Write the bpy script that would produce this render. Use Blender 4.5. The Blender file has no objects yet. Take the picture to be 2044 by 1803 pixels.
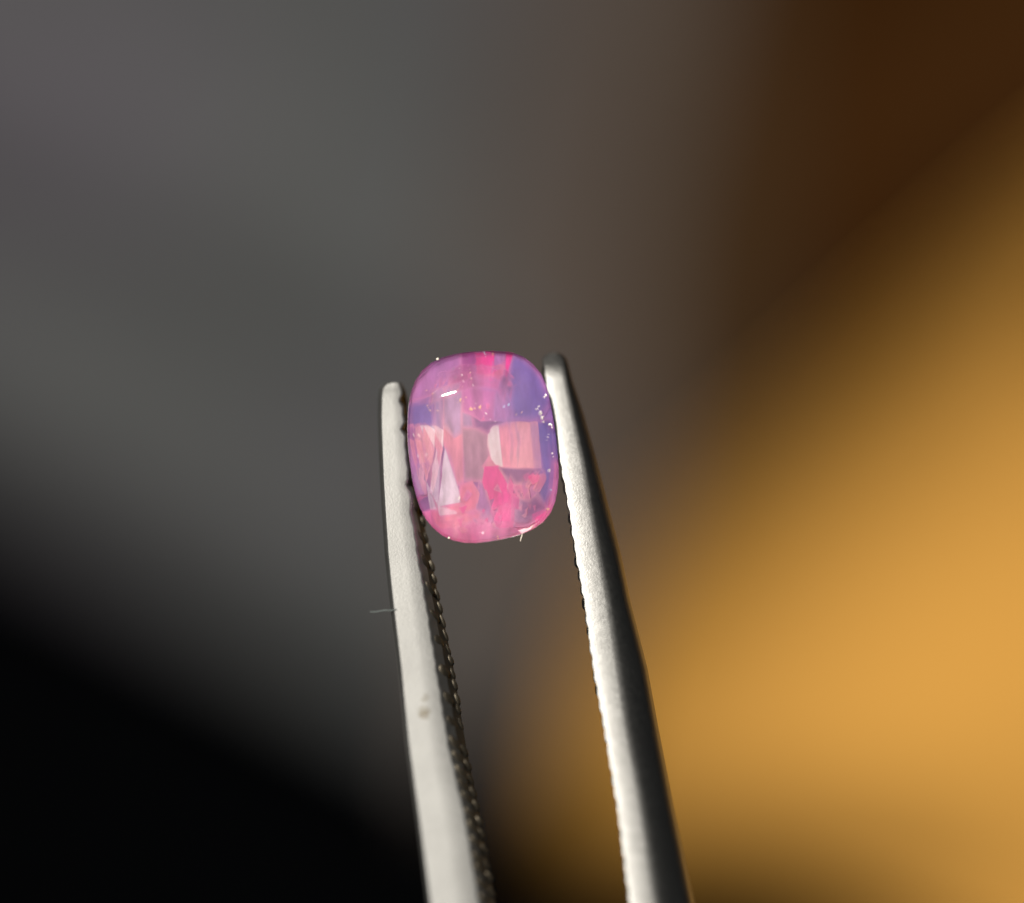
import bpy, math, random
from mathutils import Vector, Matrix
random.seed(7)
S = bpy.context.scene
C = S.collection

# ------------------------------------------------------------------ scale
# modelled in millimetres, written out in metres
U = 0.001
D = 120.0                 # lens to gem, mm
PPM = 60.0                # picture pixels (2044 wide) per mm at the gem

# ------------------------------------------------------------------ camera
cam = bpy.data.cameras.new('camera')
cam.sensor_width = 36.0
cam.lens = 36.0 * D / (2044 / PPM)
cam.clip_start = 0.005
cam.clip_end = 20.0
cam.dof.use_dof = True
cam.dof.focus_distance = (D - 0.4) * U
cam.dof.aperture_fstop = cam.lens / 11.0
cam.dof.aperture_blades = 0
camo = bpy.data.objects.new('camera', cam)
camo.location = (0, 0, D * U)          # macro lens looking straight down at the table
C.objects.link(camo)
S.camera = camo

# ------------------------------------------------------------------ world + light
W = bpy.data.worlds.new('World')
S.world = W
W.use_nodes = True
bg = W.node_tree.nodes['Background']
bg.inputs['Color'].default_value = (0.75, 0.87, 1.0, 1)
bg.inputs['Strength'].default_value = 0.007

def aim(o, d):
    o.rotation_euler = Vector(d).to_track_quat('Z', 'Y').to_euler()

sun = bpy.data.lights.new('sun', 'SUN')
sun.energy = 5.0
sun.angle = math.radians(3.0)
sun.color = (1.0, 0.93, 0.83)
suno = bpy.data.objects.new('sun', sun)
aim(suno, (-0.22, 0.50, 0.84))
suno.location = (-0.1, 0.2, 0.4)
C.objects.link(suno)

# added area lamp, out of view, giving the metal faces a soft reflection
wl = bpy.data.lights.new('added_softbox', 'AREA')
wl.shape = 'RECTANGLE'
wl.size = 0.26
wl.size_y = 0.20
wl.energy = 0.03
wl.color = (0.95, 0.98, 1.0)
wlo = bpy.data.objects.new('added_softbox', wl)
wlo.location = (-0.07, 0.21, 0.34)
aim(wlo, (-0.07, 0.21, 0.34))
C.objects.link(wlo)

S.view_settings.view_transform = 'Standard'
S.view_settings.look = 'None'
S.view_settings.exposure = 0.75
S.view_settings.gamma = 1.0
S.render.engine = 'CYCLES'
S.cycles.use_denoising = True
S.cycles.max_bounces = 16
S.cycles.transparent_max_bounces = 24
S.cycles.transmission_bounces = 12
S.cycles.volume_bounces = 2
S.cycles.sample_clamp_indirect = 6.0

# ------------------------------------------------------------------ helpers
def P(px, py, z=0.0):
    """picture pixel (2044x1803) at height z (mm) -> mm"""
    s = (D - z) / (D * PPM)
    return ((px - 1022) * s, (901.5 - py) * s, z)

def G(cx, cy, z=0.0):
    """pixel of the gem close-up -> mm"""
    return P((980 + cx / 3.278) * 0.79164, (850 + cy / 3.278) * 0.79164, z)

def lin(r, g, b):
    f = lambda c: ((c / 255 + 0.055) / 1.055) ** 2.4 if c > 10 else c / 255 / 12.92
    return (f(r), f(g), f(b), 1)

def link_mesh(name, verts, faces, mat, parent=None, smooth=False, origin=None, mids=None):
    """verts in mm, world axes; one mesh object"""
    o0 = Vector(origin) if origin else Vector((0, 0, 0))
    me = bpy.data.meshes.new(name)
    me.from_pydata([tuple((Vector(v) - o0) * U) for v in verts], [], faces)
    for m in (mat if isinstance(mat, (list, tuple)) else [mat]):
        me.materials.append(m)
    for i, p in enumerate(me.polygons):
        p.use_smooth = smooth
        if mids:
            p.material_index = mids[i]
    me.update()
    o = bpy.data.objects.new(name, me)
    C.objects.link(o)
    o.location = o0 * U
    if parent:
        o.parent = parent
        o.location = o0 * U - parent_loc(parent)
    return o

def parent_loc(p):
    v = Vector((0, 0, 0))
    while p:
        v = v + p.location
        p = p.parent
    return v

def tag(o, label, cat, group=None, kind=None):
    o['label'] = label
    o['category'] = cat
    if group: o['group'] = group
    if kind: o['kind'] = kind
    return o

def empty(name, loc):
    o = bpy.data.objects.new(name, None)
    o.empty_display_size = 0.002
    o.location = Vector(loc) * U
    C.objects.link(o)
    return o

def interp(tab, y):
    """tab rows (y, a, b, ...) sorted by y; smooth-ish linear interpolation"""
    if y <= tab[0][0]: i = 0
    elif y >= tab[-1][0]: i = len(tab) - 2
    else:
        i = max(k for k in range(len(tab) - 1) if tab[k][0] <= y)
    a, b = tab[i], tab[i + 1]
    t = (y - a[0]) / (b[0] - a[0])
    return [a[k] + (b[k] - a[k]) * t for k in range(1, len(a))]

def catmull(pts, n):
    """closed smooth curve through pts, resampled to n points by length"""
    out = []
    m = len(pts)
    for i in range(m):
        p0, p1, p2, p3 = (Vector(pts[(i + k) % m]) for k in (-1, 0, 1, 2))
        for j in range(12):
            t = j / 12
            out.append(0.5 * ((2 * p1) + (p2 - p0) * t + (2 * p0 - 5 * p1 + 4 * p2 - p3) * t * t + (3 * p1 - p0 - 3 * p2 + p3) * t ** 3))
    L = [0]
    for i in range(len(out)):
        L.append(L[-1] + (out[(i + 1) % len(out)] - out[i]).length)
    res, k = [], 0
    for j in range(n):
        d = L[-1] * j / n
        while L[k + 1] < d: k += 1
        t = (d - L[k]) / max(1e-9, L[k + 1] - L[k])
        res.append(out[k].lerp(out[(k + 1) % len(out)], t))
    return res

# ------------------------------------------------------------------ materials
def new_mat(name):
    m = bpy.data.materials.new(name)
    m.use_nodes = True
    nt = m.node_tree
    for n in list(nt.nodes): nt.nodes.remove(n)
    out = nt.nodes.new('ShaderNodeOutputMaterial')
    return m, nt, out

def N(nt, typ, **kw):
    n = nt.nodes.new(typ)
    for k, v in kw.items():
        if k in n.inputs: n.inputs[k].default_value = v
        else: setattr(n, k, v)
    return n

def noise(nt, scale, detail=3, rough=0.55):
    tc = N(nt, 'ShaderNodeTexCoord')
    mp = N(nt, 'ShaderNodeMapping')
    nt.links.new(tc.outputs['Object'], mp.inputs['Vector'])
    nz = N(nt, 'ShaderNodeTexNoise')
    nz.inputs['Scale'].default_value = scale / U
    nz.inputs['Detail'].default_value = detail
    nz.inputs['Roughness'].default_value = rough
    nt.links.new(mp.outputs[0], nz.inputs['Vector'])
    return nz

def ramp(nt, fac, stops):
    r = N(nt, 'ShaderNodeValToRGB')
    while len(r.color_ramp.elements) < len(stops): r.color_ramp.elements.new(0.5)
    for e, (p, c) in zip(r.color_ramp.elements, stops):
        e.position = p
        e.color = c
    nt.links.new(fac, r.inputs[0])
    return r

def cloth_mat(name, col, dark=0.8, weave=1.1, rough=0.9, spec=0.05, col2=None):
    m, nt, out = new_mat(name)
    b = N(nt, 'ShaderNodeBsdfPrincipled')
    b.inputs['Roughness'].default_value = rough
    b.inputs['Specular IOR Level'].default_value = spec
    nz = noise(nt, 0.12, 4)
    r = ramp(nt, nz.outputs['Fac'], [(0.3, tuple(c * dark for c in col[:3]) + (1,)), (0.7, col)])
    colour = r.outputs[0]
    if col2:
        n5 = noise(nt, 0.022, 2)
        r5 = ramp(nt, n5.outputs['Fac'], [(0.40, (1, 1, 1, 1)), (0.60, tuple(a / c for a, c in zip(col2, col[:3])) + (1,))])
        m5 = N(nt, 'ShaderNodeMix', data_type='RGBA', blend_type='MULTIPLY')
        m5.inputs[0].default_value = 1.0
        nt.links.new(colour, m5.inputs[6]); nt.links.new(r5.outputs[0], m5.inputs[7])
        colour = m5.outputs[2]
    nt.links.new(colour, b.inputs['Base Color'])
    n2 = noise(nt, weave, 2)
    bp = N(nt, 'ShaderNodeBump')
    bp.inputs['Strength'].default_value = 0.3
    bp.inputs['Distance'].default_value = 0.2 * U
    nt.links.new(n2.outputs['Fac'], bp.inputs['Height'])
    nt.links.new(bp.outputs[0], b.inputs['Normal'])
    nt.links.new(b.outputs[0], out.inputs['Surface'])
    return m

def steel_mat(name, col, rough, bump, stain=None):
    m, nt, out = new_mat(name)
    b = N(nt, 'ShaderNodeBsdfPrincipled')
    b.inputs['Metallic'].default_value = 1.0
    nz = noise(nt, 0.9, 5)
    r = ramp(nt, nz.outputs['Fac'], [(0.25, tuple(c * 0.88 for c in col[:3]) + (1,)), (0.75, col)])
    colour = r.outputs[0]
    if stain:
        tc = N(nt, 'ShaderNodeTexCoord')
        base = None
        for (x, y, z, rad, amt) in stain:
            mp = N(nt, 'ShaderNodeVectorMath', operation='DISTANCE')
            mp.inputs[1].default_value = (x * U, y * U, z * U)
            nt.links.new(tc.outputs['Object'], mp.inputs[0])
            wob = noise(nt, 5.0, 3)
            ad = N(nt, 'ShaderNodeMath', operation='MULTIPLY_ADD')
            nt.links.new(wob.outputs['Fac'], ad.inputs[0])
            ad.inputs[1].default_value = rad * U * 1.4
            nt.links.new(mp.outputs['Value'], ad.inputs[2])
            mr = N(nt, 'ShaderNodeMapRange')
            mr.inputs['From Min'].default_value = rad * U * 1.1
            mr.inputs['From Max'].default_value = rad * U * 1.8
            mr.inputs['To Min'].default_value = amt
            mr.inputs['To Max'].default_value = 0
            nt.links.new(ad.outputs[0], mr.inputs['Value'])
            mx = N(nt, 'ShaderNodeMix', data_type='RGBA')
            nt.links.new(mr.outputs[0], mx.inputs[0])
            nt.links.new(colour, mx.inputs[6])
            mx.inputs[7].default_value = (0.13, 0.115, 0.085, 1)
            colour = mx.outputs[2]
    nt.links.new(colour, b.inputs['Base Color'])
    n3 = noise(nt, 6.0, 4, 0.7)
    r2 = N(nt, 'ShaderNodeMapRange')
    r2.inputs['To Min'].default_value = rough - 0.07
    r2.inputs['To Max'].default_value = rough + 0.07
    nt.links.new(n3.outputs['Fac'], r2.inputs['Value'])
    nt.links.new(r2.outputs[0], b.inputs['Roughness'])
    n4 = noise(nt, 14.0, 3, 0.6)
    bp = N(nt, 'ShaderNodeBump')
    bp.inputs['Strength'].default_value = bump
    bp.inputs['Distance'].default_value = 0.02 * U
    nt.links.new(n4.outputs['Fac'], bp.inputs['Height'])
    nt.links.new(bp.outputs[0], b.inputs['Normal'])
    nt.links.new(b.outputs[0], out.inputs['Surface'])
    return m

def facet_flash_mat(name, col, keep=0.62, rough=0.22, trans=0.08, vary=0.36, scale=1.3):
    """gem flash: reflected light painted as diffuse and translucent colour"""
    m, nt, out = new_mat(name)
    nz = noise(nt, scale, 4, 0.6)
    nz.inputs['Vector'].links[0].from_node.inputs['Scale'].default_value = (2.6, 0.7, 1)
    lo = tuple(max(0, c * (1 - vary)) for c in col[:3]) + (1,)
    hi = tuple(min(1, c * (1 + vary * 0.6)) for c in col[:3]) + (1,)
    r = ramp(nt, nz.outputs['Fac'], [(0.3, lo), (0.7, hi)])
    # one tint noise shared by all flashes runs on across the facet joints
    zn = noise(nt, 0.38, 3, 0.5)
    zr = ramp(nt, zn.outputs['Fac'], [(0.32, lin(150, 118, 190)), (0.5, lin(212, 128, 184)), (0.68, lin(244, 168, 178))])
    zx = N(nt, 'ShaderNodeMix', data_type='RGBA')
    zx.inputs[0].default_value = 0.18
    nt.links.new(r.outputs[0], zx.inputs[6]); nt.links.new(zr.outputs[0], zx.inputs[7])
    b = N(nt, 'ShaderNodeBsdfPrincipled')
    b.inputs['Roughness'].default_value = rough
    b.inputs['IOR'].default_value = 1.76
    nt.links.new(zx.outputs[2], b.inputs['Base Color'])
    t = N(nt, 'ShaderNodeBsdfTranslucent')
    nt.links.new(zx.outputs[2], t.inputs['Color'])
    mx = N(nt, 'ShaderNodeMixShader')
    mx.inputs[0].default_value = trans
    nt.links.new(b.outputs[0], mx.inputs[1])
    nt.links.new(t.outputs[0], mx.inputs[2])
    # towards its edge each facet's painted flash tint gives way to the shared tint
    at = N(nt, 'ShaderNodeAttribute', attribute_name='feather')
    ms = N(nt, 'ShaderNodeMapRange', interpolation_type='SMOOTHSTEP')
    ms.inputs['To Min'].default_value = keep
    ms.inputs['To Max'].default_value = 0.12
    nt.links.new(at.outputs['Fac'], ms.inputs['Value'])
    nt.links.new(ms.outputs[0], zx.inputs[0])
    nt.links.new(mx.outputs[0], out.inputs['Surface'])
    return m

def feathered(name, top, mat, parent, soft, depth=0.10):
    """a thin tilted wedge: its painted flash tint inside, the shared tint over the outer `soft` mm"""
    n = len(top)
    c = sum((Vector(p) for p in top), Vector()) / n
    inner = []
    for p in top:
        d = Vector(p) - c
        inner.append(tuple(c + d * max(0.25, 1 - soft / max(1e-6, d.length))))
    bot = [(x, y, z - depth) for x, y, z in top]
    vs = inner + top + bot
    fs = [tuple(range(n))] + [(i, n + i, n + (i + 1) % n, (i + 1) % n) for i in range(n)]
    fs += [(n + i, 2 * n + i, 2 * n + (i + 1) % n, n + (i + 1) % n) for i in range(n)] + [tuple(range(3 * n - 1, 2 * n - 1, -1))]
    o = link_mesh(name, vs, fs, mat, parent)
    a = o.data.attributes.new('feather', 'FLOAT', 'POINT')
    for i in range(3 * n): a.data[i].value = 1.0 if i < n else 0.0
    return o

# ------------------------------------------------------------------ setting: table and the cloths lying on it
TZ = -240.0
tbl = link_mesh('table', [(-400, -400, TZ), (400, -400, TZ), (400, 400, TZ), (-400, 400, TZ)], [(0, 1, 2, 3)],
                cloth_mat('black_table', (0.0007, 0.0008, 0.001, 1), 0.6, 0.3, 0.95, 0.0))
tbl['kind'] = 'structure'

def cloth(name, quad, mat, height, n=48, wob=14, seed=0, thick=1.5):
    """a draped sheet: quad = 4 picture corners, height(u, v) = mm above the table"""
    rnd = random.Random(seed)
    ph = [rnd.uniform(0, 6.28) for _ in range(8)]
    verts, faces = [], []
    for j in range(n + 1):
        v = j / n
        for i in range(n + 1):
            u = i / n
            a = [quad[0][k] * (1 - u) * (1 - v) + quad[1][k] * u * (1 - v) + quad[2][k] * u * v + quad[3][k] * (1 - u) * v for k in (0, 1)]
            a[0] += wob * (math.sin(7 * v + ph[0]) + 0.6 * math.sin(15 * v + ph[1] + 3 * u))
            a[1] += wob * (math.sin(6 * u + ph[2]) + 0.6 * math.sin(13 * u + ph[3] + 3 * v))
            x, y, _ = P(a[0], a[1], TZ)
            verts.append((x, y, TZ + max(thick, height(a[0], a[1]))))
    m = len(verts)
    for x, y, z in verts[:]:
        verts.append((x, y, max(z - thick, TZ + 0.05)))
    w = n + 1
    up = None
    for j in range(n):
        for i in range(n):
            q = (j * w + i, j * w + i + 1, (j + 1) * w + i + 1, (j + 1) * w + i)
            if up is None:
                a, b, c = (Vector(verts[k]) for k in q[:3])
                up = (b - a).cross(c - a).z > 0
            if not up: q = q[::-1]
            faces.append(q)
            faces.append(tuple(k + m for k in q[::-1]))
    ring = [i for i in range(n)] + [j * w + n for j in range(n)] + [n * w + i for i in range(n, 0, -1)] + [j * w for j in range(n, 0, -1)]
    for k in range(len(ring)):
        a, b = ring[k], ring[(k + 1) % len(ring)]
        q = (a, a + m, b + m, b)
        faces.append(q if up else q[::-1])
    return link_mesh(name, verts, faces, mat, smooth=True)

def bump1(t, c, w):
    return math.exp(-((t - c) / w) ** 2)

def sig(t): return 1 / (1 + math.exp(-t))
def grey_h(x, y):
    h = 14 + 5 * bump1(y - 0.45 * x, 330, 220) + 5 * bump1(y - 0.45 * x, 720, 170) - 3 * bump1(y - 0.45 * x, 540, 150) - 3 * bump1(y - 0.6 * x, -250, 200)
    e = y - 0.57 * x - 850
    return h - (1.6e-4 * min(e, 260) ** 2 if e > 0 else 0)
grey = cloth('grey_cloth', [(-2600, -1600), (1250, -1600), (1100, 1640), (-2600, -400)], cloth_mat('grey_wool', (0.0420, 0.0448, 0.0472, 1), col2=(0.0432, 0.0420, 0.0500)), grey_h, n=110, seed=1)
tag(grey, 'plain grey woollen cloth lying in soft folds on the black table', 'cloth')
taupe = cloth('taupe_cloth', [(1120, -1600), (1720, -1600), (1480, 900), (880, 1580)], cloth_mat('taupe_wool', (0.0410, 0.0340, 0.0305, 1)),
              lambda x, y: 21 + 3 * math.sin(y / 400 + x / 300), seed=2, wob=30)
tag(taupe, 'narrow taupe brown cloth lying next to the grey cloth', 'cloth')
umber = cloth('umber_cloth', [(1450, -1600), (2000, -1600), (1750, 800), (1280, 1080)], cloth_mat('umber_wool', (0.0245, 0.0142, 0.0065, 1)),
              lambda x, y: 26 + 2 * math.sin(y / 300 - x / 300), seed=6, wob=30)
tag(umber, 'umber brown cloth lying between taupe cloth and dark brown cloth', 'cloth')
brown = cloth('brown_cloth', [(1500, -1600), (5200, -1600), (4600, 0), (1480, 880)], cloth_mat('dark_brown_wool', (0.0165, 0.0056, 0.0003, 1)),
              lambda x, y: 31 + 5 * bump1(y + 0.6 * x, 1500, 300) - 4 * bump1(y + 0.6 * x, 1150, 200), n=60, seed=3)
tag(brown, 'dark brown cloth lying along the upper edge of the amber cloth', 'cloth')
def amber_h(x, y):
    d = (x - 1250) * 0.656 + (y - 1020) * 0.755       # distance in from its upper left edge
    h = 24 + 26 * math.exp(-max(0, d + 60) / 280) + 5 * bump1(x, 1880, 420) * bump1(y, 1480, 330)
    if y > 1500: h -= 1.7e-4 * min(y - 1500, 300) ** 2 * (1.0 if x < 1550 else max(0.0, 1 - (x - 1550) / 480))
    return h
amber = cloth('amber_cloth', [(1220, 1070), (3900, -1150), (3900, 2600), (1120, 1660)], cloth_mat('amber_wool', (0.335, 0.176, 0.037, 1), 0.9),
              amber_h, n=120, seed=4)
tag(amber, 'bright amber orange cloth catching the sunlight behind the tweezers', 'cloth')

# ------------------------------------------------------------------ tweezers
SL = 0.26                       # the arms rise towards the lens as they run down
def arm_z(py):
    return -0.15 + (py - 880) / PPM * SL

steel = steel_mat('bead_blasted_steel', (0.290, 0.294, 0.291, 1), 0.50, 0.2,
                  stain=[P(846, 1420, arm_z(1420)) + (0.26, 0.9), P(850, 1392, arm_z(1392)) + (0.20, 0.5)])
steel2 = steel_mat('satin_steel', (0.315, 0.317, 0.312, 1), 0.34, 0.18)
tooth_steel = steel_mat('dark_tooth_steel', (0.125, 0.110, 0.085, 1), 0.55, 0.4)

jaw_steel = steel_mat('dark_jaw_steel', (0.085, 0.078, 0.066, 1), 0.55, 0.5)  # darker tone for the inner face of the flat arm
tw = empty('tweezers', P(1190, 1800, arm_z(1800)))
tag(tw, 'steel tweezers with serrated inner jaws gripping the pink gemstone', 'tweezers')

# y, left of bright face, right of bright face, far edge of inner face (picture pixels)
LT = [(764, 781, 797, 799), (768, 770, 800, 803), (776, 764, 802, 806), (791, 762, 803, 809), (830, 761, 807, 814), (870, 762, 810, 818), (950, 765, 816, 829),
      (1020, 769, 823, 841), (1108, 775, 836, 859), (1187, 783, 850, 874), (1326, 800, 872, 904), (1484, 816, 897, 929),
      (1633, 837, 931, 959), (1792, 858, 957, 987), (2400, 945, 1055, 1095), (3200, 1075, 1190, 1235), (4300, 1262, 1370, 1420), (5200, 1400, 1490, 1530)]
# y, left silhouette, end of bright part, start of tan edge, outer silhouette
RT = [(705, 1101, 1109, 1111, 1113), (707, 1095, 1114, 1118, 1120), (711, 1089, 1119, 1123, 1126), (720, 1085, 1122, 1127, 1132), (759, 1089, 1130, 1134, 1142), (828, 1104, 1145, 1153, 1165), (921, 1118, 1166, 1177, 1191),
      (1015, 1135, 1182, 1199, 1215), (1108, 1149, 1199, 1223, 1239), (1200, 1166, 1217, 1242, 1258), (1332, 1184, 1237, 1275, 1292),
      (1453, 1206, 1255, 1296, 1314), (1613, 1233, 1285, 1326, 1345), (1792, 1256, 1312, 1364, 1384), (2400, 1345, 1410, 1490, 1512), (3200, 1440, 1515, 1600, 1625), (4300, 1480, 1550, 1625, 1650), (5200, 1495, 1550, 1590, 1610)]

def loft(name, rows, mat, parent, smooth=True, dark=()):
    n = len(rows[0])
    verts = [p for r in rows for p in r]
    faces = []
    for j in range(len(rows) - 1):
        for i in range(n):
            a, b = j * n + i, j * n + (i + 1) % n
            faces.append((a, a + n, b + n, b))
    faces.append(tuple(range(n)))
    faces.append(tuple((len(rows) - 1) * n + i for i in range(n))[::-1])
    mids = [1 if k % n in dark and k < (len(rows) - 1) * n else 0 for k in range(len(faces))]
    o = link_mesh(name, verts, faces, mat, parent, smooth, mids=mids)
    me = o.data
    import bmesh
    bm = bmesh.new(); bm.from_mesh(me)
    bmesh.ops.recalc_face_normals(bm, faces=bm.faces)
    for e in bm.edges:
        if len(e.link_faces) == 2 and e.calc_face_angle(0) > math.radians(38): e.smooth = False
    bm.to_mesh(me); bm.free()
    return o

def ys(start):
    out, y = [], start
    while y < 1850:
        out.append(y); y += 3 if y < start + 30 else 7
    while y < 5200:
        out.append(y); y += 60
    return out

def left_row(py):
    xl, xr, xd = interp(LT, py)
    z0 = arm_z(py)
    # shallow notches where the tooth grooves run out on the front face
    k = (py - 800) / 56.0
    d = abs((k - math.floor(k)) - 0.5) * 2
    if py < 1110: xr -= max(0, (d - 0.55) / 0.45) * (9 if py < 1000 else 6) * (0.55 + 0.5 * math.sin(math.floor(k + 0.5) * 2.3))
    xr += 0.8 * math.sin(py * 0.21) + 0.5 * math.sin(py * 0.083)
    w = xr - xl
    tipround = 1 - (1 - min(1, (py - 762) / 44)) ** 2
    zd = 1.35 * (0.45 + 0.55 * tipround)
    tl = math.tan(math.radians(10)) * w / PPM
    q = []
    for (x, dz) in ((xl - 7, -zd), (xl - 7, -0.30), (xl - 5, -0.14), (xl - 1, -0.035), (xl + 1.2, 0.0), (xl + 3.2, -tl * 2 / w), (xl + 0.5 * w, -tl * 0.5), (xr - 5.5, -tl * (1 - 5.5 / w)), (xr - 3, -tl), (xr - 0.5, -tl - 0.03), (xr + 1, -tl - 0.09),
                    (xr + (xd - xr) * 0.5, -zd * 0.5), (xd, -zd), (xd - 4, -zd - 0.06)):
        q.append(P(x, py, z0 + dz - (1 - tipround) * 0.15))
    return q

def right_row(py):
    xl, xb, xt, xo = interp(RT, py)
    z0 = arm_z(py)
    tip = 1 - (1 - min(1, (py - 704) / 52)) ** 2
    xl += 1.0 * math.sin(py * 0.2167 * 1.0) + 0.6 * math.sin(py * 0.11 + 1)
    w = (xo - xl) / PPM
    wb, wt, wo = (xb - xl), (xt - xl), (xo - xl)
    pr = []
    z = -0.22
    prof = [(0.0, None), (0.8, -50), (1.8, 3), (4, 3), (0.2 * wb, 3.2), (0.36 * wb, 4.5), (0.55 * wb, 5.5), (0.8 * wb, 6.5), (wb, 9)]
    for f in (0.2, 0.4, 0.6, 0.8, 1.0): prof.append((wb + (wt - wb) * f, 20 + 29 * f))
    prof.append((wt + 0.25 * (wo - wt), 60)); prof.append((wt + 0.6 * (wo - wt), 70)); prof.append((wo, 72))
    lx = 0
    for x, th in prof:
        if th is not None: z -= math.tan(math.radians(th)) * (x - lx) / PPM
        pr.append((x, z)); lx = x
    zb = min(z - 0.25, -1.0)
    pr += [(wo - 2, zb - 0.05), (0.5 * wo, zb - 0.1), (5, zb), (1, zb + 0.12), (-1.5, -0.55)]
    return [P(xl + x, py, z0 + dz - (1 - tip) * 0.34) for x, dz in pr]

armL = loft('arm', [left_row(y) for y in ys(764)], [steel, jaw_steel], tw, dark=(11, 12, 13))
armL['label'] = 'flat faced arm whose dark serrated jaw is visible'
armR = loft('arm', [right_row(y) for y in ys(705)], steel2, tw)
armR['label'] = 'rounded arm with bright front and dark outer side'

def lump_mesh(name):
    """one tooth: a short pointed ridge, 1 mm long along x, 0.4 wide, 0.4 high"""
    vs, fs = [], []
    secs = [(-0.5, 0.25), (-0.38, 0.72), (-0.12, 1.0), (0.2, 0.95), (0.42, 0.6), (0.5, 0.22)]
    prof = [(-0.2, -0.06), (-0.17, 0.07), (-0.04, 0.19), (0.08, 0.17), (0.17, 0.05), (0.2, -0.06)]
    for x, s in secs:
        for a, b in prof: vs.append((x * U, a * s * U, b * s * U))
    n = len(prof)
    for j in range(len(secs) - 1):
        for i in range(n):
            a, b = j * n + i, j * n + (i + 1) % n
            fs.append((a, b, b + n, a + n))
    fs.append(tuple(range(n))[::-1]); fs.append(tuple((len(secs) - 1) * n + i for i in range(n)))
    me = bpy.data.meshes.new(name)
    me.from_pydata(vs, [], fs)
    me.materials.append(tooth_steel)
    for p in me.polygons: p.use_smooth = True
    me.update()
    return me

tooth_me = lump_mesh('tooth')

def place_tooth(arm, a, b, out, wid, hgt):
    """ridge from point a to b (mm), standing off along out"""
    a, b, out = Vector(a), Vector(b), Vector(out).normalized()
    x = (b - a); L = x.length; x.normalize()
    y = out.cross(x).normalized(); zz = x.cross(y)
    o = bpy.data.objects.new('tooth', tooth_me)
    C.objects.link(o)
    M = Matrix((x, y, zz)).transposed().to_4x4()
    M = Matrix.Translation((a + b) * 0.5 * U) @ M @ Matrix.Diagonal((L, wid / 0.4, hgt / 0.2, 1))
    o.parent = arm
    o.matrix_parent_inverse = Matrix.Translation(parent_loc(arm)).inverted()
    o.matrix_basis = M
    return o

# left arm: worn teeth on the visible inner face, a front row, a back row and, lower down, slanted rope-like ridges
rt = random.Random(21)
def on_face(y, t, dz=0.0):
    xl, xr, xd = interp(LT, y)
    return P(xr + (xd - xr) * t, y, arm_z(y) - 0.28 - 1.05 * t + dz)
OUTW = (0.95, 0.1, 0.28)
y = 776.0
while y < 1440:
    j = rt.uniform(-4, 4)
    place_tooth(armL, on_face(y + j, 0.12), on_face(y + 27 + j + rt.uniform(-4, 4), 0.62), OUTW, rt.uniform(0.34, 0.5), rt.uniform(0.06, 0.13))
    y += 54 if y > 1000 else 56
y = 786.0
while y < 1440:
    j = rt.uniform(-3, 3)
    place_tooth(armL, on_face(y + j, 0.80), on_face(y + rt.uniform(20, 27) + j, 1.0), OUTW, rt.uniform(0.16, 0.30), rt.uniform(0.05, 0.12))
    y += 27 + rt.uniform(-3, 3)
y = 1474.0
while y < 2100:
    j = rt.uniform(-2.5, 2.5)
    place_tooth(armL, on_face(y - 4 + j, 0.08), on_face(y + 30 + j + rt.uniform(-4, 4), 0.62 + rt.uniform(-.05, .05)), OUTW, rt.uniform(0.32, 0.44), rt.uniform(0.08, 0.14))
    place_tooth(armL, on_face(y + 14 + j, 0.66), on_face(y + 36 + j, 1.0), OUTW, rt.uniform(0.22, 0.34), rt.uniform(0.07, 0.15))
    y += 28.5 + rt.uniform(-2.5, 2.5)
# right arm: the teeth show only as small bumps on its inner silhouette
bump_me = tooth_me.copy()
bump_me.materials.clear(); bump_me.materials.append(steel2)
y = 730.0
while y < 2000:
    xl = interp(RT, y)[0]
    z0 = arm_z(y)
    o = place_tooth(armR, P(xl + 2.5, y, z0 - 0.26), P(xl + 3, y + rt.uniform(16, 24), z0 - 1.0), (-0.95, 0.1, 0.1), rt.uniform(0.24, 0.4), rt.uniform(0.05, 0.13))
    o.data = bump_me
    y += 28.5 + rt.uniform(-4, 4)

# ------------------------------------------------------------------ the gemstone
OUT = [(830, 115), (1000, 125), (1100, 155), (1200, 230), (1270, 320), (1312, 430), (1345, 580), (1372, 740), (1392, 900), (1405, 1060), (1402, 1210), (1380, 1350),
       (1330, 1470), (1240, 1560), (1100, 1630), (900, 1680), (700, 1705), (560, 1690), (440, 1640), (340, 1550), (262, 1420), (210, 1250), (180, 1080), (160, 900),
       (155, 720), (165, 560), (192, 430), (250, 310), (340, 220), (470, 160), (650, 125)]
NR = 48
ring = [Vector(G(p.x, p.y)[:2]) for p in catmull([Vector(o) for o in OUT], NR)]
cen = sum(ring, Vector((0, 0))) / NR
TAB = [(450, 488), (560, 452), (700, 405), (900, 438), (985, 690), (1010, 1010), (985, 1360), (700, 1470), (412, 1392), (440, 900)]
gem = empty('gemstone', (cen.x, cen.y, -2.2))
tag(gem, 'pink and violet cushion cut gemstone held between the tweezer tips', 'gemstone')

# --- outer skin: table, crown facets, girdle and belly, clear polished surface round a milky inside
skin, nt, out = new_mat('clear_polished_sapphire')
tr = N(nt, 'ShaderNodeBsdfTransparent'); tr.inputs['Color'].default_value = (1.0, 0.985, 0.995, 1)
rf = N(nt, 'ShaderNodeBsdfRefraction'); rf.inputs['IOR'].default_value = 1.55; rf.inputs['Roughness'].default_value = 0.07
rf.inputs['Color'].default_value = (1, 0.96, 0.99, 1)
m0 = N(nt, 'ShaderNodeMixShader'); m0.inputs[0].default_value = 0.58
nt.links.new(tr.outputs[0], m0.inputs[1]); nt.links.new(rf.outputs[0], m0.inputs[2])
gl = N(nt, 'ShaderNodeBsdfGlossy'); gl.inputs['Roughness'].default_value = 0.06
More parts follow.
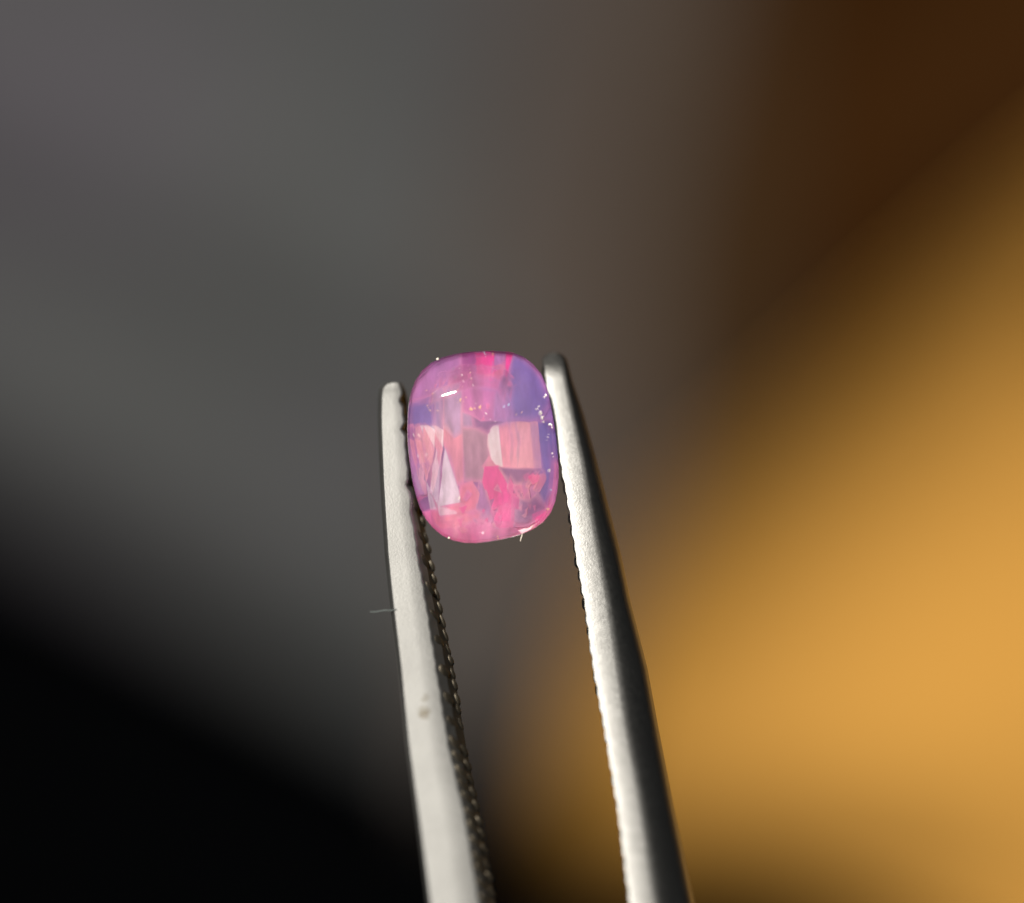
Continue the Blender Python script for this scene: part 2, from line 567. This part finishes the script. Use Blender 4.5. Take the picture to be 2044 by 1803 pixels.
# Schlick reflectance, the same from both sides
gm = N(nt, 'ShaderNodeNewGeometry')
dt = N(nt, 'ShaderNodeVectorMath', operation='DOT_PRODUCT')
nt.links.new(gm.outputs['Incoming'], dt.inputs[0]); nt.links.new(gm.outputs['Normal'], dt.inputs[1])
ab = N(nt, 'ShaderNodeMath', operation='ABSOLUTE'); nt.links.new(dt.outputs['Value'], ab.inputs[0])
om = N(nt, 'ShaderNodeMath', operation='SUBTRACT'); om.inputs[0].default_value = 1.0; nt.links.new(ab.outputs[0], om.inputs[1])
pw = N(nt, 'ShaderNodeMath', operation='POWER'); pw.inputs[1].default_value = 5.0; nt.links.new(om.outputs[0], pw.inputs[0])
fr = N(nt, 'ShaderNodeMath', operation='MULTIPLY_ADD'); fr.inputs[1].default_value = 0.93; fr.inputs[2].default_value = 0.07; nt.links.new(pw.outputs[0], fr.inputs[0])
mx = N(nt, 'ShaderNodeMixShader')
nt.links.new(fr.outputs[0], mx.inputs[0]); nt.links.new(m0.outputs[0], mx.inputs[1]); nt.links.new(gl.outputs[0], mx.inputs[2])
nt.links.new(mx.outputs[0], out.inputs['Surface'])
vs = N(nt, 'ShaderNodeVolumeScatter')
vs.inputs['Color'].default_value = (0.90, 0.80, 0.97, 1)
vs.inputs['Density'].default_value = 0.17 / U
vs.inputs['Anisotropy'].default_value = 0.0
nt.links.new(vs.outputs[0], out.inputs['Volume'])

import bmesh
V, F = [], []
tabp = [Vector(G(*t)[:2]) for t in TAB]
def ringz(scale, z, n=NR):
    i0 = len(V)
    for p in ring:
        q = cen + (p - cen) * scale
        V.append((q.x, q.y, z))
    return list(range(i0, i0 + n))
g0 = ringz(1.0, 0.06); g1 = ringz(1.0, -0.10)
b1 = ringz(0.965, -0.7); b2 = ringz(0.84, -1.4); b3 = ringz(0.55, -2.0)
V.append((cen.x, cen.y, -2.2)); cul = len(V) - 1
t0 = len(V)
for p in tabp: V.append((p.x, p.y, 1.15))
T = list(range(t0, t0 + len(tabp)))
# mid crown vertices between table and girdle
import itertools
NM = 12
m0i = len(V)
angs = [2 * math.pi * i / NM for i in range(NM)]
def at_ang(poly, a):
    d = Vector((math.cos(a), math.sin(a)))
    best = None
    for i in range(len(poly)):
        p, q = poly[i] - cen, poly[(i + 1) % len(poly)] - cen
        den = d.x * (q - p).y - d.y * (q - p).x
        if abs(den) < 1e-12: continue
        t = (p.x * (q - p).y - p.y * (q - p).x) / den
        s = (p.x * d.y - p.y * d.x) / den
        if t > 0 and -1e-6 <= s <= 1 + 1e-6: best = t if best is None else max(best, t)
    return best
for a in angs:
    r0, r1 = at_ang(tabp, a), at_ang(ring, a)
    r = r0 + (r1 - r0) * 0.55
    V.append((cen.x + r * math.cos(a), cen.y + r * math.sin(a), 0.74))
Mi = list(range(m0i, m0i + NM))
def angof(i): return math.atan2(V[i][1] - cen.y, V[i][0] - cen.x) % (2 * math.pi)
def bridge(A, B):
    """triangles between two closed loops, matched by angle"""
    A = sorted(A, key=angof); B = sorted(B, key=angof)
    ev = sorted([(angof(i), 0, k) for k, i in enumerate(A)] + [(angof(i), 1, k) for k, i in enumerate(B)])
    fs = []
    ia = len(A) - 1; ib = len(B) - 1
    for _, w, k in ev:
        if w == 0: fs.append((A[ia], B[ib], A[k])); ia = k
        else: fs.append((A[ia], B[ib], B[k])); ib = k
    return fs
F += [tuple(sorted(T, key=angof))]
F += bridge(T, Mi) + bridge(Mi, g0)
F += bridge(g0, g1) + bridge(g1, b1) + bridge(b1, b2) + bridge(b2, b3)
sb = sorted(b3, key=angof)
for i in range(len(sb)): F.append((sb[i], cul, sb[(i + 1) % len(sb)]))
crown = link_mesh('crown', V, F, skin, gem)
bm = bmesh.new(); bm.from_mesh(crown.data); bmesh.ops.recalc_face_normals(bm, faces=bm.faces)
sharp = [e for e in bm.edges if len(e.link_faces) == 2 and e.calc_face_angle(0) > math.radians(6) and min(v.co.z for v in e.verts) + parent_loc(gem).z > -1]
sharp = [e for e in sharp if all((v.co.z) > 0.04 * U for v in e.verts)]
bmesh.ops.bevel(bm, geom=sharp, offset=0.014 * U, offset_type='OFFSET', segments=1, affect='EDGES', profile=0.5, clamp_overlap=True)
bm.to_mesh(crown.data); bm.free()
crown['label'] = 'clear polished crown with flat table facet'

# --- pavilion: inner bowl, colour zoned from violet flanks to pink ends
pm, nt, out = new_mat('zoned_sapphire')
tc = N(nt, 'ShaderNodeTexCoord')
sx = N(nt, 'ShaderNodeSeparateXYZ'); nt.links.new(tc.outputs['Object'], sx.inputs[0])
mr = N(nt, 'ShaderNodeMapRange'); mr.inputs['From Min'].default_value = -3.0 * U; mr.inputs['From Max'].default_value = 3.2 * U
nt.links.new(sx.outputs['Y'], mr.inputs['Value'])
nz = noise(nt, 0.8, 4)
ad = N(nt, 'ShaderNodeMath', operation='MULTIPLY_ADD'); ad.inputs[1].default_value = 0.6
nt.links.new(nz.outputs['Fac'], ad.inputs[0]); nt.links.new(mr.outputs[0], ad.inputs[2])
sb_ = N(nt, 'ShaderNodeMath', operation='SUBTRACT'); sb_.inputs[1].default_value = 0.30
nt.links.new(ad.outputs[0], sb_.inputs[0])
rp = ramp(nt, sb_.outputs[0], [(0.02, lin(232, 118, 165)), (0.16, lin(210, 112, 168)), (0.34, lin(160, 105, 170)), (0.6, lin(150, 112, 185)), (0.85, lin(180, 122, 190)), (1.0, lin(214, 112, 184))])
b = N(nt, 'ShaderNodeBsdfPrincipled'); b.inputs['Roughness'].default_value = 0.25
nt.links.new(rp.outputs[0], b.inputs['Base Color'])
t_ = N(nt, 'ShaderNodeBsdfTranslucent'); nt.links.new(rp.outputs[0], t_.inputs['Color'])
mx = N(nt, 'ShaderNodeMixShader'); mx.inputs[0].default_value = 0.08
nt.links.new(b.outputs[0], mx.inputs[1]); nt.links.new(t_.outputs[0], mx.inputs[2]); nt.links.new(mx.outputs[0], out.inputs['Surface'])
V, F = [], []
r0_ = ringz(0.994, -0.02); r1_ = ringz(0.978, -0.27); r2_ = ringz(0.90, -0.31); r3_ = ringz(0.45, -0.31)
V.append((cen.x, cen.y, -0.31)); cu = len(V) - 1
F += bridge(r0_, r1_) + bridge(r1_, r2_) + bridge(r2_, r3_)
sb = sorted(r3_, key=angof)
for i in range(len(sb)): F.append((sb[i], cu, sb[(i + 1) % len(sb)]))
pav = link_mesh('pavilion', V, F, pm, gem)
bm = bmesh.new(); bm.from_mesh(pav.data); bmesh.ops.recalc_face_normals(bm, faces=bm.faces)
for f in bm.faces: 
    if f.normal.z < 0: f.normal_flip()
bm.to_mesh(pav.data); bm.free()

# --- pavilion facets seen through the table, their internal reflections painted in as flat tints
FC = {
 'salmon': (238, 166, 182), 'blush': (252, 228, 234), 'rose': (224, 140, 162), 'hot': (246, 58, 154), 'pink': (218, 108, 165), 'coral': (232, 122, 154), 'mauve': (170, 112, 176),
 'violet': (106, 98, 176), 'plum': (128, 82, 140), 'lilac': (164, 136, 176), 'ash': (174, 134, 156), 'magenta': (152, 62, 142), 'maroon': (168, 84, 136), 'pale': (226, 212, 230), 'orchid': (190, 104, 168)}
FM = {k: facet_flash_mat('painted_flash_' + k, lin(*v), 0.25 if k in ('hot', 'magenta') else 0.62) for k, v in FC.items()}
PAINTED_FACETS = [  # colour, tilt x, tilt y, height, polygon
 ('violet', 8, -4, -.30, [(1020, 190), (1100, 165), (1200, 240), (1262, 330), (1300, 440), (1300, 560), (1200, 700), (1070, 690), (985, 690), (965, 560), (990, 330)]),
 ('mauve', -10, 8, -.33, [(470, 172), (600, 150), (605, 300), (505, 380), (450, 488), (420, 520), (190, 540), (205, 430), (265, 310), (350, 230)]),
 ('violet', -12, 0, -.36, [(180, 560), (420, 520), (445, 765), (380, 715), (290, 748), (170, 770)]),
 ('mauve', 0, 10, -.40, [(600, 150), (612, 150), (612, 292), (520, 370), (500, 372)]),
 ('magenta', 2, 14, -.38, [(612, 148), (716, 140), (724, 290), (612, 292)]),
 ('orchid', 0, 10, -.36, [(716, 130), (830, 126), (1000, 135), (960, 180), (860, 185), (740, 205)]),
 ('hot', -4, -8, -.42, [(724, 205), (862, 182), (850, 300), (760, 305), (724, 292)]),
 ('mauve', 6, 4, -.40, [(862, 182), (950, 180), (935, 262), (852, 296)]),
 ('coral', -6, -10, -.45, [(760, 300), (860, 296), (942, 258), (962, 312), (900, 332), (780, 326)]),
 ('hot', 6, -6, -.36, [(962, 184), (1016, 182), (1002, 312), (966, 322)]),
 ('pink', 8, 6, -.33, [(1056, 142), (1018, 215), (1012, 180), (962, 176), (990, 140)]),
 ('pink', 2, 4, -.5, [(724, 300), (780, 328), (926, 330), (906, 436), (780, 412), (735, 402)]),
 ('plum', 8, 2, -.48, [(930, 325), (975, 322), (965, 420), (940, 500), (910, 436)]),
 ('pink', 10, -2, -.5, [(975, 325), (992, 330), (966, 562), (940, 500), (966, 420)]),
 ('maroon', -6, 8, -.5, [(512, 385), (600, 305), (720, 300), (735, 402), (690, 406), (520, 458)]),
 ('lilac', -6, 4, -.6, [(452, 490), (602, 448), (604, 790), (540, 830), (452, 730)]),
 ('orchid', 0, 6, -.65, [(604, 447), (700, 412), (892, 442), (872, 682), (760, 690), (690, 640), (606, 610)]),
 ('lilac', 4, -2, -.66, [(604, 612), (690, 642), (706, 745), (604, 748)]),
 ('mauve', 8, 0, -.6, [(893, 442), (945, 560), (984, 688), (872, 690)]),
 ('plum', 2, 10, -.62, [(692, 645), (760, 692), (872, 690), (982, 690), (862, 742), (818, 792), (740, 752), (708, 745)]),
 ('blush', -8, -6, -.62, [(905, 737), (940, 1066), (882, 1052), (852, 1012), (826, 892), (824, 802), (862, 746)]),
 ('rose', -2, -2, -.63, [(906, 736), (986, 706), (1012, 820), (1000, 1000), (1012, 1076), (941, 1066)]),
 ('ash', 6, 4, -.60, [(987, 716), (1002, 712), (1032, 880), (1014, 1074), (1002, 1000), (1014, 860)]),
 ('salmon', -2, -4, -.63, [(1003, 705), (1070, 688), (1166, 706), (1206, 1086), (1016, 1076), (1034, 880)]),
 ('mauve', -8, 0, -.30, [(165, 735), (270, 728), (300, 880), (352, 1250), (300, 1290), (225, 1240), (190, 1080), (168, 900)]),
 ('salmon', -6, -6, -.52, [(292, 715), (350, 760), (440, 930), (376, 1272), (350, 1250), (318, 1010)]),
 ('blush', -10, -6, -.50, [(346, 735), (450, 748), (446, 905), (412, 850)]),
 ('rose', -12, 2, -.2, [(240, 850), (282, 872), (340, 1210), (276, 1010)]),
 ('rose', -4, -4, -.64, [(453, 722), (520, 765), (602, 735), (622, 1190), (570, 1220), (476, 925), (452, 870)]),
 ('ash', 2, 0, -.68, [(604, 750), (722, 752), (820, 800), (846, 1010), (790, 1080), (780, 1190), (640, 1186), (626, 1180)]),
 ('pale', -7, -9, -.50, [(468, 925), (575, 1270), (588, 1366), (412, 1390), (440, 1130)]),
 ('plum', -8, 6, -.42, [(376, 1274), (436, 1000), (438, 1150), (410, 1395), (330, 1430), (290, 1330)]),
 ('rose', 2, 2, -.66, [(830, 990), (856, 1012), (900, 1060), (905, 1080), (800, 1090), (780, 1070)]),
 ('hot', 0, -6, -.62, [(800, 1082), (905, 1074), (982, 1240), (962, 1290), (822, 1342), (786, 1200)]),
 ('hot', 6, -10, -.60, [(964, 1290), (1022, 1312), (1002, 1502), (882, 1512), (848, 1442), (884, 1340)]),
 ('plum', 8, 8, -.58, [(910, 1078), (1196, 1090), (1160, 1130), (1092, 1210), (1000, 1210)]),
 ('pink', 4, 0, -.55, [(990, 1215), (1090, 1210), (1110, 1330), (1030, 1310), (985, 1250)]),
 ('coral', 8, -6, -.48, [(1180, 1150), (1242, 1130), (1254, 1200), (1182, 1262), (1140, 1232)]),
 ('coral', -2, -8, -.60, [(590, 1222), (692, 1200), (742, 1300), (722, 1422), (642, 1452), (592, 1372)]),
 ('mauve', 0, 4, -.62, [(745, 1195), (786, 1200), (822, 1342), (850, 1440), (800, 1470), (725, 1425)]),
 ('coral', -8, -4, -.42, [(420, 1398), (590, 1375), (640, 1455), (560, 1500), (470, 1500)]),
 ('pink', -8, -8, -.35, [(300, 1440), (410, 1400), (470, 1502), (560, 1502), (545, 1640), (440, 1615), (350, 1530)]),
 ('pink', 0, -10, -.38, [(562, 1500), (640, 1458), (720, 1430), (800, 1472), (880, 1515), (1000, 1510), (1080, 1590), (900, 1650), (700, 1680), (560, 1660)]),
 ('violet', 12, 2, -.42, [(1170, 705), (1200, 702), (1296, 690), (1318, 1000), (1310, 1200), (1260, 1380), (1200, 1290), (1256, 1200), (1242, 1130), (1196, 1088), (1208, 1086)]),
 ('plum', 12, -4, -.44, [(1110, 1330), (1180, 1268), (1260, 1384), (1200, 1440), (1120, 1500), (1010, 1500), (1024, 1312)]),
 ('hot', 10, -10, -.34, [(1180, 1450), (1250, 1410), (1262, 1500), (1192, 1532)]),
 ('coral', 12, -12, -.30, [(1080, 1592), (1190, 1535), (1262, 1505), (1320, 1450), (1240, 1545), (1110, 1615)]),
 ('coral', 12, -8, -.30, [(1280, 1430), (1320, 1400), (1345, 1420), (1300, 1490), (1265, 1490)]),
 ('orchid', 16, 0, -.22, [(1320, 1020), (1385, 1060), (1385, 1210), (1362, 1340), (1320, 1400), (1312, 1200)]),
 ('violet', 16, 6, -.2, [(1290, 760), (1345, 750), (1375, 920), (1380, 1020), (1322, 1010)]),
]
for colr, tx, ty, z, poly in PAINTED_FACETS:
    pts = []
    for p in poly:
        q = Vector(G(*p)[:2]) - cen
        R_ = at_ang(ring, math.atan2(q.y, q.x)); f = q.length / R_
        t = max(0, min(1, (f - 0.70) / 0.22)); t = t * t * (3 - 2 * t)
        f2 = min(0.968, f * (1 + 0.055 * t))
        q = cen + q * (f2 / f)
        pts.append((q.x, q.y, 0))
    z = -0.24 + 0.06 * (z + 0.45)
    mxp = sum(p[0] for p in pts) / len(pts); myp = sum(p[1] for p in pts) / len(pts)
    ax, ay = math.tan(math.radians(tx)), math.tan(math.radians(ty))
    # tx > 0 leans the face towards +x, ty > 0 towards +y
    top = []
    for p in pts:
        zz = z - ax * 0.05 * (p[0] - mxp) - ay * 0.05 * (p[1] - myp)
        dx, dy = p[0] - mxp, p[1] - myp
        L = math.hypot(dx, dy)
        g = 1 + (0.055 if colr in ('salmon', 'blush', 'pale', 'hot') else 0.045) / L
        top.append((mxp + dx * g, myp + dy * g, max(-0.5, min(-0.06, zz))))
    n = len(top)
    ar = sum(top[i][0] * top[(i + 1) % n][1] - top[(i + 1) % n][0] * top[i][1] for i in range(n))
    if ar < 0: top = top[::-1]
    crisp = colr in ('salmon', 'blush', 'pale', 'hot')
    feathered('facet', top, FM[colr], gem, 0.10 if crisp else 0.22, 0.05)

# --- small broken flashes, painted as tinted shards between the large facets
rf_ = random.Random(11)
def shard(cx, cy, r, colr):
    n = rf_.choice((3, 4, 4, 5)); a0 = rf_.uniform(0, 6.28)
    c = Vector(G(cx, cy))
    st = rf_.uniform(0.45, 1.0); rot = rf_.uniform(-0.5, 0.5)
    pts = []
    for i in range(n):
        a = a0 + 6.283 * i / n + rf_.uniform(-.3, .3)
        x, y = r * st * math.cos(a), r * math.sin(a)
        pts.append((c.x + x * math.cos(rot) - y * math.sin(rot), c.y + x * math.sin(rot) + y * math.cos(rot)))
    sx_, sy_ = rf_.uniform(-.05, .05), rf_.uniform(-.05, .05)
    z = rf_.uniform(-0.215, -0.205)
    if (c - Vector((cen.x, cen.y, 0))).length > 0.80 * at_ang(ring, math.atan2(c.y - cen.y, c.x - cen.x)): return
    top = [(x, y, z + sx_ * (x - c.x) + sy_ * (y - c.y)) for x, y in pts]
    feathered('facet', top, FM[colr], gem, r * 0.6, 0.04)
for (x0, y0, x1, y1, cnt, rmin, rmax, cols) in (
    (330, 1400, 1000, 1620, 16, .08, .2, ('coral', 'pink', 'hot', 'rose')), (1020, 1150, 1300, 1520, 7, .08, .18, ('coral', 'hot', 'plum', 'pink', 'rose')),
    (600, 1200, 1020, 1450, 4, .15, .25, ('hot', 'pink', 'hot')), (210, 760, 400, 1200, 12, .06, .16, ('rose', 'salmon', 'blush', 'mauve', 'coral')),
    (640, 150, 1000, 400, 12, .05, .14, ('hot', 'pink', 'coral', 'orchid', 'salmon')), (480, 500, 860, 680, 3, .08, .14, ('orchid', 'pink', 'lilac')),
    (260, 250, 560, 520, 8, .08, .2, ('mauve', 'orchid', 'lilac', 'pink'))):
    for _ in range(cnt):
        shard(rf_.uniform(x0, x1), rf_.uniform(y0, y1), rf_.uniform(rmin, rmax), rf_.choice(cols))

# --- glints of reflected light, imitated by small bright-coloured crystals
im, nt, out = new_mat('glint_white')
b = N(nt, 'ShaderNodeBsdfPrincipled'); b.inputs['Roughness'].default_value = 0.2; b.inputs['Base Color'].default_value = (0.9, 0.86, 0.84, 1)
nt.links.new(b.outputs[0], out.inputs['Surface'])
iw, nt, out = new_mat('glint_warm')
b = N(nt, 'ShaderNodeBsdfPrincipled'); b.inputs['Roughness'].default_value = 0.2; b.inputs['Base Color'].default_value = (0.95, 0.62, 0.38, 1)
nt.links.new(b.outputs[0], out.inputs['Surface'])
ib, nt, out = new_mat('glint_blue')
b = N(nt, 'ShaderNodeBsdfPrincipled'); b.inputs['Roughness'].default_value = 0.2; b.inputs['Base Color'].default_value = (0.62, 0.80, 1.0, 1)
nt.links.new(b.outputs[0], out.inputs['Surface'])

def crystal(name, cx, cy, z, r, mat, parent, rnd, stretch=1.0, conv=G):
    c = Vector(conv(cx, cy, z))
    vs = []
    for d in ((1, 0, 0), (-1, 0, 0), (0, 1, 0), (0, -1, 0), (0, 0, 1), (0, 0, -1), (.6, .6, .5), (-.6, .5, .6), (.5, -.6, .6), (-.6, -.6, .5)):
        v = Vector(d) * r * rnd.uniform(0.7, 1.25)
        v.y *= stretch
        vs.append(v)
    R = Matrix.Rotation(rnd.uniform(0, 6.28), 3, 'Z')
    bm = bmesh.new()
    for v in vs: bm.verts.new(R @ v)
    bmesh.ops.convex_hull(bm, input=list(bm.verts))
    for v in [v for v in bm.verts if not v.link_faces]: bm.verts.remove(v)
    bm.verts.index_update()
    VV = [tuple(v.co + c) for v in bm.verts]
    FF = [tuple(v.index for v in f.verts) for f in bm.faces]
    bm.free()
    return link_mesh(name, VV, FF, mat, parent, origin=tuple(c))

rnd = random.Random(3)
GLINTS = [(430, 492, .1, .022, im), (446, 484, .1, .026, im), (462, 476, .1, .018, im), (594, 521, -.2, .05, iw), (640, 500, -.25, .03, iw), (683, 598, -.25, .06, iw), (712, 592, -.25, .04, iw), (755, 584, -.25, .05, iw), (640, 603, -.3, .028, iw),
       (720, 550, -.2, .025, im), (805, 632, -.2, .035, im), (790, 655, -.2, .02, im), (618, 366, -.1, .035, im), (600, 322, -.1, .022, im), (685, 345, -.1, .035, iw), (697, 398, 0, .034, im), (792, 138, 0.0, .05, ib),
       (1250, 630, 0.3, .10, im), (1262, 672, .28, .06, im), (1216, 598, .3, .045, im), (1236, 575, .3, .04, im), (1272, 705, .25, .04, im), (1298, 482, .14, .07, im), (1326, 722, .16, .075, im), (1312, 830, .18, .055, im), (1350, 962, .16, .07, im), (1322, 1100, .18, .07, im),
       (1336, 1262, .05, .035, ib), (250, 812, -.1, .04, im), (210, 745, -.1, .02, iw), (790, 930, -.4, .045, iw), (404, 610, -.2, .045, iw), (368, 470, -.2, .03, iw), (1056, 640, -.2, .04, iw), (584, 1332, 0, .04, im), (360, 1268, -.1, .04, im),
       (695, 1390, -.4, .04, im), (1100, 1300, -.3, .05, im), (1225, 1512, -.15, .05, im), (952, 574, .2, .045, ib), (485, 992, -.2, .03, im), (840, 682, -.2, .03, im), (880, 700, -.2, .02, im), (1000, 1080, -.3, .02, iw),
       (1150, 1180, -.3, .03, iw), (1310, 1420, -.05, .05, iw), (572, 850, -.4, .016, im), (900, 1650, -.05, .045, iw), (1180, 1560, -.1, .04, iw), (215, 610, -.1, .022, iw), (860, 150, -.1, .03, iw)]
for cx, cy, z, r, m in GLINTS:
    crystal('painted_glint', cx, cy, z, r * rnd.uniform(0.6, 1.0), m, gem, rnd, stretch=rnd.uniform(0.5, 2.2))
    if r > 0.045:
        for _ in range(rnd.choice((1, 2, 3))):
            crystal('painted_glint', cx + rnd.uniform(-26, 26), cy + rnd.uniform(-34, 34), z, r * rnd.uniform(0.2, 0.45), m, gem, rnd, stretch=rnd.uniform(0.5, 2.0))

# ------------------------------------------------------------------ dust and lint
dm, nt, out = new_mat('pale_dust')
b = N(nt, 'ShaderNodeBsdfPrincipled'); b.inputs['Roughness'].default_value = 0.6; b.inputs['Base Color'].default_value = (0.72, 0.66, 0.58, 1)
nt.links.new(b.outputs[0], out.inputs['Surface'])
o = crystal('dust_speck', 404, 183, 0.05, .055, dm, None, rnd)
tag(o, 'pale dust speck on the top edge of the gemstone', 'dust speck')
o = crystal('dust_speck', 500, 1658, 0.10, .05, dm, None, rnd)
tag(o, 'pale dust speck on the lower rim of the gemstone', 'dust speck')
def tube(name, pts, r, mat):
    rows = []
    pts = [Vector(p) for p in pts]
    for i, p in enumerate(pts):
        d = (pts[min(i + 1, len(pts) - 1)] - pts[max(i - 1, 0)]).normalized()
        a = d.cross(Vector((0, 0, 1))).normalized(); b_ = d.cross(a)
        rr = r * (0.5 if i in (0, len(pts) - 1) else 1)
        rows.append([tuple(p + (a * math.cos(t) + b_ * math.sin(t)) * rr) for t in (0, 1.05, 2.09, 3.14, 4.19, 5.24)])
    return loft(name, rows, mat, None)
lm, nt, out = new_mat('lint')
b = N(nt, 'ShaderNodeBsdfPrincipled'); b.inputs['Roughness'].default_value = 0.7; b.inputs['Base Color'].default_value = (0.07, 0.085, 0.085, 1)
nt.links.new(b.outputs[0], out.inputs['Surface'])
o = tube('lint_fibre', [P(738 + i * 6, 1221 - 0.02 * i * i * 3 + math.sin(i) * 1.0, arm_z(1220) + 0.02 - 0.1 * (1 - i / 9)) for i in range(10)], 0.022, lm)
tag(o, 'thin grey lint fibre sticking out from the flat steel arm', 'fibre')
o = tube('lint_fibre', [G(1088, 1690, 0), G(1094, 1665, 0.02), G(1102, 1640, 0.05), G(1104, 1625, 0.08)], 0.018, dm)
tag(o, 'tiny pale fibre hanging from the bottom rim of the gemstone', 'fibre')
